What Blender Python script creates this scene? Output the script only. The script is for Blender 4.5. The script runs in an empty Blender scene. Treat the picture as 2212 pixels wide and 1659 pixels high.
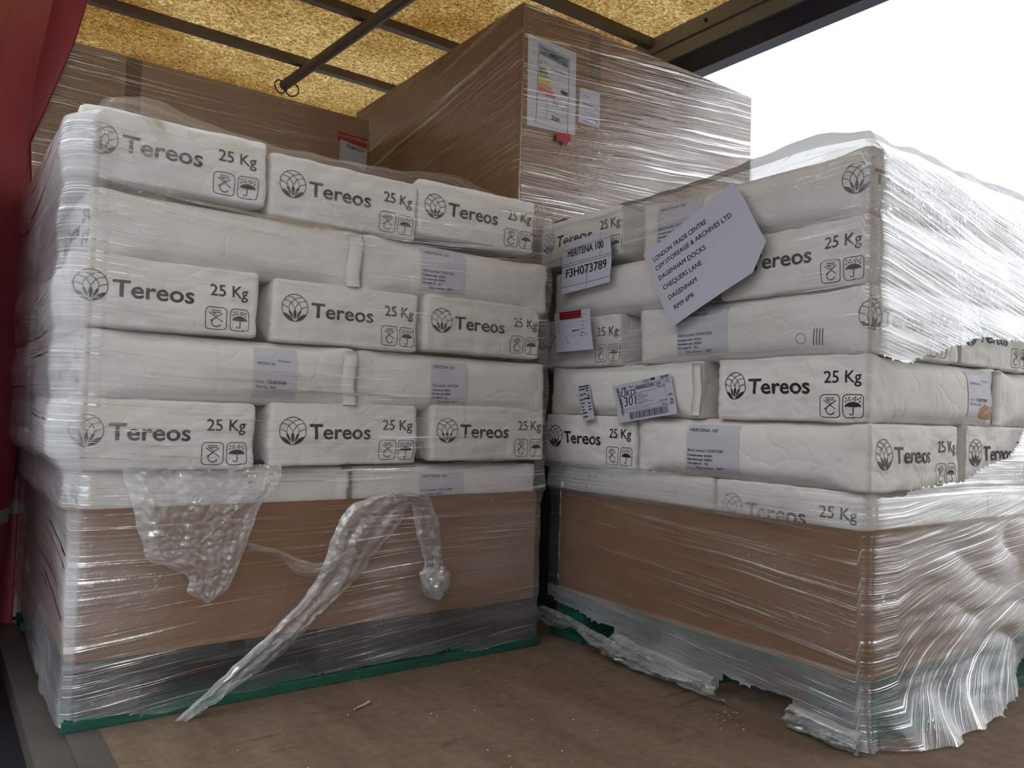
import bpy, bmesh, math, random
from mathutils import Vector, Matrix, noise
from mathutils.geometry import tessellate_polygon
from mathutils.bvhtree import BVHTree

sc = bpy.context.scene
COL = sc.collection

# ------------------------------------------------------------------ camera, sky, exposure
cam = bpy.data.cameras.new('camera')
cam.sensor_fit = 'HORIZONTAL'; cam.sensor_width = 36.0
cam.lens = 36.0 * 1706.35 / 2212.0
cam.clip_start = 0.02; cam.clip_end = 400
camo = bpy.data.objects.new('camera', cam); COL.objects.link(camo); sc.camera = camo
R_ = Vector((0.80358502, -0.59441534, 0.03035636)); U_ = Vector((-0.0477708, -0.01357469, 0.99876608)); F_ = Vector((0.5932698, 0.80404361, 0.03930411))
camo.matrix_world = Matrix(((R_.x, U_.x, -F_.x, -0.24179), (R_.y, U_.y, -F_.y, -1.78630), (R_.z, U_.z, -F_.z, 0.65720), (0, 0, 0, 1)))

world = bpy.data.worlds.new('overcast_sky'); sc.world = world; world.use_nodes = True
bg = world.node_tree.nodes['Background']
bg.inputs[0].default_value = (0.93, 0.965, 1.0, 1); bg.inputs[1].default_value = 1.42
sc.view_settings.view_transform = 'Standard'; sc.view_settings.look = 'None'
sc.view_settings.gamma = 1.0; sc.view_settings.use_curve_mapping = False
sc.view_settings.exposure = 0.68
sc.cycles.transparent_max_bounces = 24
sc.cycles.max_bounces = 10
sc.cycles.diffuse_bounces = 5
sc.cycles.caustics_reflective = False; sc.cycles.caustics_refractive = False

# ------------------------------------------------------------------ material helpers
class NT:
    def __init__(s, name):
        s.m = bpy.data.materials.new(name); s.m.use_nodes = True
        s.t = s.m.node_tree; s.t.nodes.clear()
        s.out = s.t.nodes.new('ShaderNodeOutputMaterial')
    def n(s, typ, **kw):
        nd = s.t.nodes.new('ShaderNode' + typ)
        for k, v in kw.items():
            if k[0] == '_': nd.inputs[k[1:].replace('_', ' ')].default_value = v
            else: setattr(nd, k, v)
        return nd
    def l(s, a, b): s.t.links.new(a, b)
    def math(s, op, a, b=None, c=None, clamp=False):
        nd = s.t.nodes.new('ShaderNodeMath'); nd.operation = op; nd.use_clamp = clamp
        for i, v in enumerate((a, b, c)):
            if v is None: continue
            if isinstance(v, (int, float)): nd.inputs[i].default_value = v
            else: s.l(v, nd.inputs[i])
        return nd.outputs[0]
    def ramp(s, fac, stops):
        nd = s.t.nodes.new('ShaderNodeValToRGB'); e = nd.color_ramp.elements
        while len(e) < len(stops): e.new(0.5)
        for el, (p, c) in zip(e, stops):
            el.position = p; el.color = c if len(c) == 4 else (*c, 1)
        s.l(fac, nd.inputs[0]); return nd.outputs[0]
    def noise(s, vec, scale, detail=3, rough=.55, dist=0):
        nd = s.n('TexNoise'); nd.inputs['Scale'].default_value = scale; nd.inputs['Detail'].default_value = detail
        nd.inputs['Roughness'].default_value = rough; nd.inputs['Distortion'].default_value = dist
        if vec is not None: s.l(vec, nd.inputs['Vector'])
        return nd.outputs['Fac']
    def mapv(s, vec, scale=(1, 1, 1), rot=(0, 0, 0), loc=(0, 0, 0)):
        nd = s.n('Mapping'); nd.inputs['Scale'].default_value = scale; nd.inputs['Rotation'].default_value = rot; nd.inputs['Location'].default_value = loc
        s.l(vec, nd.inputs['Vector']); return nd.outputs[0]
    def bump(s, h, strength, dist):
        nd = s.n('Bump'); nd.inputs['Strength'].default_value = strength; nd.inputs['Distance'].default_value = dist
        s.l(h, nd.inputs['Height']); return nd.outputs[0]

def simple(name, col, rough=.6, var=.0, scale=8, metal=0, bump=0, bscale=60, spec=.3, stretch=(1, 1, 1)):
    k = NT(name); p = k.n('BsdfPrincipled'); k.l(p.outputs[0], k.out.inputs[0])
    p.inputs['Roughness'].default_value = rough; p.inputs['Metallic'].default_value = metal
    p.inputs['Specular IOR Level'].default_value = spec
    p.inputs['Base Color'].default_value = (*col, 1)
    tc = k.n('TexCoord').outputs['Object']
    if stretch != (1, 1, 1): tc = k.mapv(tc, stretch)
    if var:
        f = k.noise(tc, scale, 5, .6)
        c = k.ramp(f, [(.25, tuple(max(0, x * (1 - var)) for x in col)), (.75, tuple(min(1, x * (1 + var)) for x in col))])
        k.l(c, p.inputs['Base Color'])
    if bump: k.l(k.bump(k.noise(tc, bscale, 4), bump, .004), p.inputs['Normal'])
    return k.m

def paper_mat():
    k = NT('sack_paper'); p = k.n('BsdfPrincipled'); k.l(p.outputs[0], k.out.inputs[0])
    tc = k.n('TexCoord').outputs['Object']
    c = k.ramp(k.noise(tc, 7, 5, .6), [(.25, (.64, .622, .59)), (.75, (.73, .715, .685))])
    k.l(c, p.inputs['Base Color']); p.inputs['Roughness'].default_value = .62; p.inputs['Specular IOR Level'].default_value = .25
    vor = k.n('TexVoronoi', feature='DISTANCE_TO_EDGE'); vor.inputs['Scale'].default_value = 11
    dn = k.n('TexNoise'); dn.inputs['Scale'].default_value = 9; k.l(tc, dn.inputs['Vector'])
    mx = k.n('Mix', data_type='VECTOR'); mx.inputs[0].default_value = .22; k.l(tc, mx.inputs[4]); k.l(dn.outputs['Color'], mx.inputs[5]); k.l(mx.outputs[1], vor.inputs['Vector'])
    crease = k.math('MULTIPLY', k.math('MINIMUM', vor.outputs['Distance'], .12), 4)
    h = k.math('ADD', k.math('MULTIPLY', k.noise(tc, 26, 5, .6), .8), crease)
    k.l(k.bump(h, .32, .006), p.inputs['Normal'])
    return k.m

def film_mat(name, haze=.10, ridge=.35, rough=.12, su=2.2, sv=230.0, bstr=.55, crinkle=.25, gloss=1.0, shine=.34, graze=.75, tint=.966):
    """stretch film: clear plastic, drawn into fine horizontal pleats (uv in metres)"""
    k = NT(name)
    uv = k.n('UVMap').outputs[0]
    warp = k.noise(k.mapv(uv, (1.6, 5, 1)), 1, 3, .5)
    sep = k.n('SeparateXYZ'); k.l(uv, sep.inputs[0])
    v2 = k.math('ADD', sep.outputs[1], k.math('MULTIPLY', warp, .035))
    cmb = k.n('CombineXYZ'); k.l(sep.outputs[0], cmb.inputs[0]); k.l(v2, cmb.inputs[1])
    wv = cmb.outputs[0]
    fine = k.noise(k.mapv(wv, (su, sv, 1)), 1, 3, .55)
    mid = k.noise(k.mapv(wv, (su * .4, sv * .26, 1), (0, 0, .012)), 1, 4, .6)
    crk = k.noise(k.mapv(wv, (45, 80, 1)), 1, 4, .65, .8)
    patch = k.noise(k.mapv(uv, (1.7, 3.2, 1), (0, 0, 0), (3.1, 1.7, 0)), 1, 3, .55)
    area = k.noise(k.mapv(uv, (1.1, 5.0, 1), (0, 0, .05), (7.3, 2.2, 0)), 1, 3, .6)
    pm = k.ramp(patch, [(.45, (0, 0, 0)), (.66, (1, 1, 1))])
    am = k.ramp(area, [(.36, (.18, .18, .18)), (.58, (1, 1, 1))])
    att = k.n('Attribute', attribute_name='layers').outputs['Fac']  # true extra wrap in places, elsewhere painted reflection and haze
    crm = k.math('MULTIPLY', k.math('MULTIPLY', crk, k.math('ADD', pm, .10)), crinkle * 2)
    h = k.math('ADD', k.math('ADD', k.math('MULTIPLY', fine, .45), k.math('MULTIPLY', mid, 1.5)), crm)
    nrm = k.bump(h, bstr, .006)
    # pleat lines: where the drawn film doubles up
    ln = k.ramp(fine, [(.58, (0, 0, 0)), (.65, (1, 1, 1))])
    ln2 = k.ramp(mid, [(.59, (0, 0, 0)), (.64, (1, 1, 1))])
    ln3 = k.ramp(crk, [(.60, (0, 0, 0)), (.70, (1, 1, 1))])
    lines = k.math('MULTIPLY', k.math('MAXIMUM', k.math('MULTIPLY', ln, .75), ln2), am)
    lines = k.math('MAXIMUM', lines, k.math('MULTIPLY', k.math('MULTIPLY', ln3, pm), crinkle * 2, clamp=True))
    hz = k.math('ADD', k.math('MULTIPLY', k.math('ADD', pm, .7), haze), k.math('MULTIPLY', lines, ridge * .5))
    hz = k.math('MULTIPLY', hz, att, clamp=True)
    tr = k.n('BsdfTransparent'); tr.inputs[0].default_value = (tint, tint * 1.002, tint * 1.006, 1)
    df = k.n('BsdfDiffuse'); df.inputs[0].default_value = (.80, .81, .84, 1); k.l(nrm, df.inputs['Normal'])
    tl = k.n('BsdfTranslucent'); tl.inputs[0].default_value = (.80, .81, .84, 1); k.l(nrm, tl.inputs['Normal'])
    m0 = k.n('MixShader'); m0.inputs[0].default_value = .35; k.l(df.outputs[0], m0.inputs[1]); k.l(tl.outputs[0], m0.inputs[2])
    m1 = k.n('MixShader'); k.l(hz, m1.inputs[0]); k.l(tr.outputs[0], m1.inputs[1]); k.l(m0.outputs[0], m1.inputs[2])
    lw = k.n('LayerWeight'); lw.inputs['Blend'].default_value = .5; k.l(nrm, lw.inputs['Normal'])
    fr = k.math('ADD', k.math('MULTIPLY', k.math('POWER', lw.outputs['Facing'], 4.0), graze), .035)
    fr = k.math('ADD', fr, k.math('MULTIPLY', lines, shine))
    fr = k.math('MULTIPLY', k.math('MULTIPLY', fr, gloss), k.math('SUBTRACT', k.math('ADD', k.math('MULTIPLY', k.math('MINIMUM', att, 2.8), .85), .15), k.math('MULTIPLY', k.math('MAXIMUM', k.math('SUBTRACT', att, 4.5), 0), 1.0)), clamp=True)
    gl = k.n('BsdfGlossy'); gl.inputs['Color'].default_value = (1, 1, 1, 1); gl.inputs['Roughness'].default_value = rough; k.l(nrm, gl.inputs['Normal'])
    m2 = k.n('MixShader'); k.l(fr, m2.inputs[0]); k.l(m1.outputs[0], m2.inputs[1]); k.l(gl.outputs[0], m2.inputs[2])
    k.l(m2.outputs[0], k.out.inputs[0])
    return k.m

def roof_mat():
    k = NT('roof_fibreglass')
    tc = k.n('TexCoord').outputs['Object']
    f1 = k.noise(k.mapv(tc, (1, 1, 1)), 80, 5, .75, 1.2)
    f2 = k.noise(tc, 1.3, 4, .6)
    sp = k.ramp(f1, [(.40, (.21, .14, .058)), (.49, (.50, .395, .215)), (.60, (.82, .74, .52))])
    st = k.ramp(f2, [(.36, (.66, .55, .38)), (.60, (1, 1, 1))])
    mx = k.n('Mix', data_type='RGBA', blend_type='MULTIPLY'); mx.inputs[0].default_value = 1
    k.l(sp, mx.inputs[6]); k.l(st, mx.inputs[7])
    tl = k.n('BsdfTranslucent'); k.l(mx.outputs[2], tl.inputs[0])
    df = k.n('BsdfDiffuse'); k.l(mx.outputs[2], df.inputs[0])
    m = k.n('MixShader'); m.inputs[0].default_value = .15; k.l(tl.outputs[0], m.inputs[1]); k.l(df.outputs[0], m.inputs[2])
    k.l(m.outputs[0], k.out.inputs[0]); return k.m

def deck_mat():
    k = NT('deck_plywood'); p = k.n('BsdfPrincipled'); k.l(p.outputs[0], k.out.inputs[0])
    tc = k.n('TexCoord').outputs['Object']
    a = k.noise(k.mapv(tc, (9, 2.2, 1)), 1, 5, .65)
    b = k.noise(tc, 42, 5, .7)
    c = k.noise(k.mapv(tc, (6, 26, 1), (0, 0, .35)), 1, 4, .6)
    col = k.ramp(a, [(.3, (.135, .096, .066)), (.7, (.20, .150, .108))])
    g = k.ramp(b, [(.3, (.75, .75, .75)), (.7, (1.12, 1.1, 1.08))])
    s = k.ramp(c, [(.30, (.45, .43, .42)), (.40, (1, 1, 1))])
    m1 = k.n('Mix', data_type='RGBA', blend_type='MULTIPLY'); m1.inputs[0].default_value = 1; k.l(col, m1.inputs[6]); k.l(g, m1.inputs[7])
    m2 = k.n('Mix', data_type='RGBA', blend_type='MULTIPLY'); m2.inputs[0].default_value = .6; k.l(m1.outputs[2], m2.inputs[6]); k.l(s, m2.inputs[7])
    k.l(m2.outputs[2], p.inputs['Base Color']); p.inputs['Roughness'].default_value = .75; p.inputs['Specular IOR Level'].default_value = .2
    k.l(k.bump(b, .25, .002), p.inputs['Normal']); return k.m

def curtain_mat():
    k = NT('curtain_pvc'); p = k.n('BsdfPrincipled'); k.l(p.outputs[0], k.out.inputs[0])
    tc = k.n('TexCoord').outputs['Object']
    sep = k.n('SeparateXYZ'); k.l(tc, sep.inputs[0])
    z = sep.outputs[2]
    band = k.math('MULTIPLY', k.math('GREATER_THAN', z, .315), k.math('LESS_THAN', z, .355))
    red = k.ramp(k.noise(tc, 5, 4), [(.3, (.29, .032, .052)), (.7, (.36, .042, .062))])
    mx = k.n('Mix', data_type='RGBA'); k.l(band, mx.inputs[0]); k.l(red, mx.inputs[6]); mx.inputs[7].default_value = (.30, .30, .32, 1)
    k.l(mx.outputs[2], p.inputs['Base Color']); p.inputs['Roughness'].default_value = .38; p.inputs['Specular IOR Level'].default_value = .4
    k.l(k.bump(k.noise(k.mapv(tc, (9, 9, 1.2)), 1, 4), .4, .01), p.inputs['Normal']); return k.m

M = {}
M['paper'] = paper_mat()
M['ink'] = simple('printed_ink', (.022, .022, .028), .5)
M['label_paper'] = simple('white_label_paper', (.50, .505, .565), .5)
M['office_paper'] = simple('office_paper', (.47, .475, .56), .55)
M['fold_paper'] = simple('sack_fold_paper', (.66, .645, .61), .6, bump=.2)
M['kraft'] = simple('kraft_cardboard', (.215, .112, .052), .7, .10, 6, stretch=(1, 1, 3), spec=.2)
M['kraft_pale'] = simple('pale_cardboard', (.30, .195, .12), .75, .10, 6, stretch=(1, 1, 3), spec=.2)  # lighter than kraft, for the rear carton
M['kraft_tape'] = simple('brown_parcel_tape', (.11, .06, .032), .35, .1)
M['kraft_inner'] = simple('torn_kraft', (.40, .24, .13), .8)
M['green'] = simple('green_pallet_paint', (.014, .085, .058), .6, .35, 9, bump=.3, bscale=40, stretch=(1, 1, 4))
M['dark_wood'] = simple('dark_pallet_wood', (.022, .028, .026), .8, .3, 9, bump=.3)  # near-black boards and blocks
M['steel'] = simple('grey_steel', (.085, .078, .066), .5, .2, 7, spec=.4)
M['bar'] = simple('brown_painted_steel', (.12, .092, .068), .5, .2, 9)
M['rail'] = simple('rail_aluminium', (.20, .20, .19), .45, .12, 7, spec=.5)
M['navy'] = simple('navy_rail_lip', (.012, .022, .06), .4)
M['ground'] = simple('yard_concrete', (.34, .335, .32), .9, .25, 3)
M['shade_wall'] = simple('added_wall_grey', (.22, .23, .245), .6, .1, 2)  # colour of the added wall that cuts the light
M['black'] = simple('black_steel_and_shade', (.012, .012, .014), .5)  # also paints the shade beyond the deck edge
M['dark_wall'] = simple('headboard_ply', (.05, .04, .032), .8)
M['red_wall'] = simple('added_curtain_pvc', (.16, .03, .03), .6)  # colour of the added unseen curtain sections
M['redtape'] = simple('red_label', (.33, .012, .02), .4)
M['splinter'] = simple('splinter_wood', (.42, .33, .22), .8)
M['white_bits'] = simple('white_crumbs', (.62, .6, .57), .8)
M['grn1'] = simple('energy_green', (.05, .22, .08), .5); M['grn2'] = simple('energy_light_green', (.22, .32, .07), .5)
M['yel'] = simple('energy_yellow', (.62, .46, .04), .5); M['org'] = simple('energy_orange', (.60, .25, .06), .5)
M['redl'] = simple('energy_red', (.52, .09, .07), .5); M['teal'] = simple('energy_header', (.10, .17, .20), .5)
M['roof'] = roof_mat(); M['deck'] = deck_mat(); M['curtain'] = curtain_mat()
M['film_l'] = film_mat('stretch_film', haze=.070, ridge=.40, graze=.30, shine=.55)
M['film_r'] = film_mat('stretch_film_loose', haze=.085, ridge=.36, shine=.55, bstr=.55, crinkle=.35)
M['film_top'] = film_mat('stretch_film_gathered', haze=.05, ridge=.16, su=6, sv=40, bstr=.7, crinkle=.2, graze=.25, shine=.2, tint=.50)
M['film_box'] = film_mat('stretch_film_taut', haze=.012, ridge=.07, su=1.2, sv=150, bstr=.8, shine=.24)
M['film_tail'] = film_mat('stretch_film_bunched', haze=.25, ridge=.70, su=16, sv=60, bstr=.9, crinkle=.5, rough=.16, gloss=1.3)

# ------------------------------------------------------------------ object helpers
def tag(o, label=None, cat=None, group=None, kind=None):
    if label: o['label'] = label
    if cat: o['category'] = cat
    if group: o['group'] = group
    if kind: o['kind'] = kind
    return o
def link(name, me, parent=None):
    o = bpy.data.objects.new(name, me); COL.objects.link(o)
    if parent: o.parent = parent
    return o
def from_bm(name, bm, mats, parent=None, smooth=False, sharp=None):
    me = bpy.data.meshes.new(name)
    if smooth:
        for f in bm.faces: f.smooth = True
        if sharp:
            for e in bm.edges:
                if len(e.link_faces) == 2 and e.calc_face_angle(0) > sharp: e.smooth = False
    bm.to_mesh(me); bm.free()
    for m in (mats if isinstance(mats, (list, tuple)) else [mats]): me.materials.append(m)
    return link(name, me, parent)
def box_bm(bm, x0, x1, y0, y1, z0, z1, bev=0, mi=0):
    r = bmesh.ops.create_cube(bm, size=1)
    vs = r['verts']
    for v in vs:
        v.co = Vector((x0 if v.co.x < 0 else x1, y0 if v.co.y < 0 else y1, z0 if v.co.z < 0 else z1))
    es = list({e for v in vs for e in v.link_edges}); fs = list({f for v in vs for f in v.link_faces})
    for f in fs: f.material_index = mi
    if bev:
        bmesh.ops.bevel(bm, geom=es, offset=bev, segments=2, affect='EDGES', profile=.6)
def box(name, x0, x1, y0, y1, z0, z1, mat, parent=None, bev=0):
    bm = bmesh.new(); box_bm(bm, x0, x1, y0, y1, z0, z1, bev); return from_bm(name, bm, mat, parent)
def struct(o): o['kind'] = 'structure'; return o
def empty(name, loc, **kw):
    o = bpy.data.objects.new(name, None); COL.objects.link(o); o.location = loc; o.empty_display_size = .05
    tag(o, **kw); return o
def sm(a, b, x):
    t = min(1, max(0, (x - a) / (b - a))); return t * t * (3 - 2 * t)
def lerp_tab(tab, x):
    if x <= tab[0][0]: return tab[0][1]
    for (a, va), (b, vb) in zip(tab, tab[1:]):
        if x <= b: return va + (vb - va) * (x - a) / (b - a)
    return tab[-1][1]

# ------------------------------------------------------------------ flat artwork (print), later laid on a surface
_tx = {}
def text_mesh(s, shear=0.0):
    key = (s, shear)
    if key not in _tx:
        c = bpy.data.curves.new('txt', 'FONT'); c.body = s; c.size = 1; c.shear = shear; c.resolution_u = 3
        o = bpy.data.objects.new('txt', c); COL.objects.link(o)
        dg = bpy.context.evaluated_depsgraph_get(); dg.update()
        me = bpy.data.meshes.new_from_object(o.evaluated_get(dg))
        vs = [(v.co.x, v.co.y) for v in me.vertices]; fs = [tuple(p.vertices) for p in me.polygons]
        bpy.data.objects.remove(o); bpy.data.curves.remove(c); bpy.data.meshes.remove(me)
        _tx[key] = (vs, fs)
    return _tx[key]
class Art:
    def __init__(s): s.v = []; s.f = []; s.m = []
    def add(s, vs, fs, mi=1):
        b = len(s.v); s.v += [tuple(v) for v in vs]
        for f in fs: s.f.append(tuple(i + b for i in f)); s.m.append(mi)
    def text(s, body, p0, p1, h=None, bold=0.0, shear=0.0, mi=1):
        """baseline from p0 to p1; h = cap height (None: natural)"""
        vs, fs = text_mesh(body, shear)
        x0 = min(v[0] for v in vs); x1 = max(v[0] for v in vs)
        d = Vector((p1[0] - p0[0], p1[1] - p0[1])); L = d.length; d.normalize(); nrm = Vector((-d.y, d.x))
        sx = L / max(1e-6, x1 - x0); sy = sx if h is None else h / .70
        offs = [(0, 0)] if not bold else [(-bold, 0), (bold, 0), (0, bold * .8), (0, -bold * .8)]
        for ox, oy in offs:
            s.add([(p0[0] + d.x * ((x - x0) * sx + ox) + nrm.x * (y * sy + oy), p0[1] + d.y * ((x - x0) * sx + ox) + nrm.y * (y * sy + oy)) for x, y in vs], fs, mi)
    def poly(s, pts, mi=1):
        tris = tessellate_polygon([[Vector((p[0], p[1], 0)) for p in pts]])
        s.add(pts, tris, mi)
    def rect(s, x0, y0, x1, y1, mi=1): s.add([(x0, y0), (x1, y0), (x1, y1), (x0, y1)], [(0, 1, 2, 3)], mi)
    def stroke(s, pts, w, closed=False, mi=1):
        n = len(pts); vs = []
        for i, p in enumerate(pts):
            a = pts[(i - 1) % n] if (i or closed) else p; b = pts[(i + 1) % n] if (i < n - 1 or closed) else p
            t = Vector((b[0] - a[0], b[1] - a[1]))
            if t.length < 1e-9: t = Vector((1, 0))
            t.normalize(); q = Vector((-t.y, t.x)) * w / 2
            vs += [(p[0] + q.x, p[1] + q.y), (p[0] - q.x, p[1] - q.y)]
        fs = [(2 * i, 2 * i + 1, 2 * ((i + 1) % n) + 1, 2 * ((i + 1) % n)) for i in range(n if closed else n - 1)]
        s.add(vs, fs, mi)
    def put(s, bm, fn, maxlen=.008, jit=0):
        """lay the art on a surface fn(u, v) -> Vector and add it to bm"""
        if not s.v: return
        b = bmesh.new(); V = [b.verts.new((x, y, 0)) for x, y in s.v]
        for f, mi in zip(s.f, s.m):
            if len(set(f)) < 3: continue
            try: fc = b.faces.new([V[i] for i in f]); fc.material_index = mi
            except ValueError: pass
        for _ in range(4):
            le = [e for e in b.edges if e.calc_length() > maxlen]
            if not le: break
            bmesh.ops.subdivide_edges(b, edges=le, cuts=1)
            bmesh.ops.triangulate(b, faces=[f for f in b.faces if len(f.verts) > 4])
        mp = {}
        for v in b.verts: mp[v] = bm.verts.new(fn(v.co.x, v.co.y))
        for f in b.faces:
            try:
                nf = bm.faces.new([mp[v] for v in f.verts]); nf.material_index = f.material_index
            except ValueError: pass
        b.free()
def bez(pts, n=10):
    """smooth curve through points (Catmull-Rom)"""
    P = [pts[0]] + list(pts) + [pts[-1]]; out = []
    for i in range(1, len(P) - 2):
        for k in range(n):
            t = k / n; a, b, c, d = P[i - 1], P[i], P[i + 1], P[i + 2]
            out.append(tuple(.5 * (2 * b[j] + (c[j] - a[j]) * t + (2 * a[j] - 5 * b[j] + 4 * c[j] - d[j]) * t * t + (3 * b[j] - a[j] - 3 * c[j] + d[j]) * t ** 3) for j in range(len(b))))
    out.append(tuple(pts[-1])); return out
def xf(pts, cx, cy, s): return [(cx + x * s, cy + y * s) for x, y in pts]
def rrect(x0, y0, x1, y1, r, n=5):
    o = []
    for cx, cy, a0 in ((x1 - r, y1 - r, 0), (x0 + r, y1 - r, 90), (x0 + r, y0 + r, 180), (x1 - r, y0 + r, 270)):
        for k in range(n + 1):
            a = math.radians(a0 + 90 * k / n); o.append((cx + r * math.cos(a), cy + r * math.sin(a)))
    return o
def emblem(A, cx, cy, R):
    lw = R * .055
    A.stroke([(cx + R * math.cos(a * math.tau / 40), cy + R * math.sin(a * math.tau / 40)) for a in range(40)], lw, True)
    for sx in (1, -1):
        g = lambda pts: [(cx + sx * x * R, cy + y * R) for x, y in pts]
        A.stroke(g(bez([(-.46, -.10), (-.40, .22), (-.02, .62), (.26, .76), (.55, .82)], 5)), lw * .8)
        A.stroke(g(bez([(0, -.06), (-.28, .36), (-.56, .50), (-.84, .54)], 5)), lw * .8)
        A.stroke(g(bez([(-.46, -.10), (-.72, .06), (-.98, .12)], 5)), lw * .8)
        A.poly(g([(-.47, -.11), (-.30, -.28), (-.19, -.52), (-.10, -.86), (-.32, -.62), (-.46, -.38)]))
        A.poly(g([(-.90, -.42), (-.66, -.46), (-.42, -.60), (-.12, -.92), (-.20, -.965), (-.45, -.885), (-.70, -.70)]))
    A.poly(xf([(0, -.06), (.12, -.32), (.13, -.48), (.03, -.84), (-.03, -.84), (-.13, -.48), (-.12, -.32)], cx, cy, R))
def hook_icon(A, x0, y0, x1, y1):
    w, h = x1 - x0, y1 - y0; lw = .0016
    A.stroke(rrect(x0, y0, x1, y1, w * .2), lw, True)
    P = lambda pts: [(x0 + x * w, y0 + y * h) for x, y in pts]
    A.stroke(P([(.28, .86), (.70, .86), (.72, .77), (.30, .77)]), lw, True)
    A.stroke(P([(.18, .76), (.82, .36)]), lw); A.stroke(P([(.80, .74), (.22, .36)]), lw)
    A.stroke(P([(.36, .76), (.56, .62), (.50, .52)]), lw)
    A.stroke(P(bez([(.50, .52), (.34, .42), (.32, .24), (.48, .13), (.64, .16), (.72, .24)], 5)), lw * 1.3)
def umbrella_icon(A, x0, y0, x1, y1):
    w, h = x1 - x0, y1 - y0; lw = .0016
    A.stroke(rrect(x0, y0, x1, y1, w * .2), lw, True)
    P = lambda pts: [(x0 + x * w, y0 + y * h) for x, y in pts]
    dome = [(.5 + .40 * math.cos(math.radians(a)), .46 + .22 * math.sin(math.radians(a))) for a in range(0, 181, 15)]
    A.poly(P(dome + [(.22, .49), (.36, .455), (.5, .485), (.64, .455), (.78, .49)]))
    A.stroke(P([(.5, .70), (.5, .22)] + [(.42 + .08 * math.cos(math.radians(a)), .20 + .08 * math.sin(math.radians(a))) for a in range(0, -181, -30)]), lw * 1.3)
    for x, y in ((.16, .84), (.32, .86), (.52, .82), (.62, .87), (.84, .84), (.14, .70), (.26, .76), (.38, .76), (.60, .76), (.72, .79), (.82, .70)):
        A.stroke(P([(x - .02, y - .035), (x + .02, y + .035)]), .0022)
def sack_print():
    """end panel print, centred: u to the right, v up, metres (panel .39 x .145)"""
    A = Art(); o = -.192
    emblem(A, o + .049, .008, .0325)
    A.text('Tereos', (o + .091, -.011), (o + .253, -.011), h=.0355, bold=.0012)
    A.text('25 Kg', (o + .288, .012), (o + .374, .012), h=.0265, bold=.0004)
    hook_icon(A, o + .279, -.064, o + .326, -.014); umbrella_icon(A, o + .334, -.064, o + .379, -.014)
    return A
PRINT = sack_print()

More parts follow.
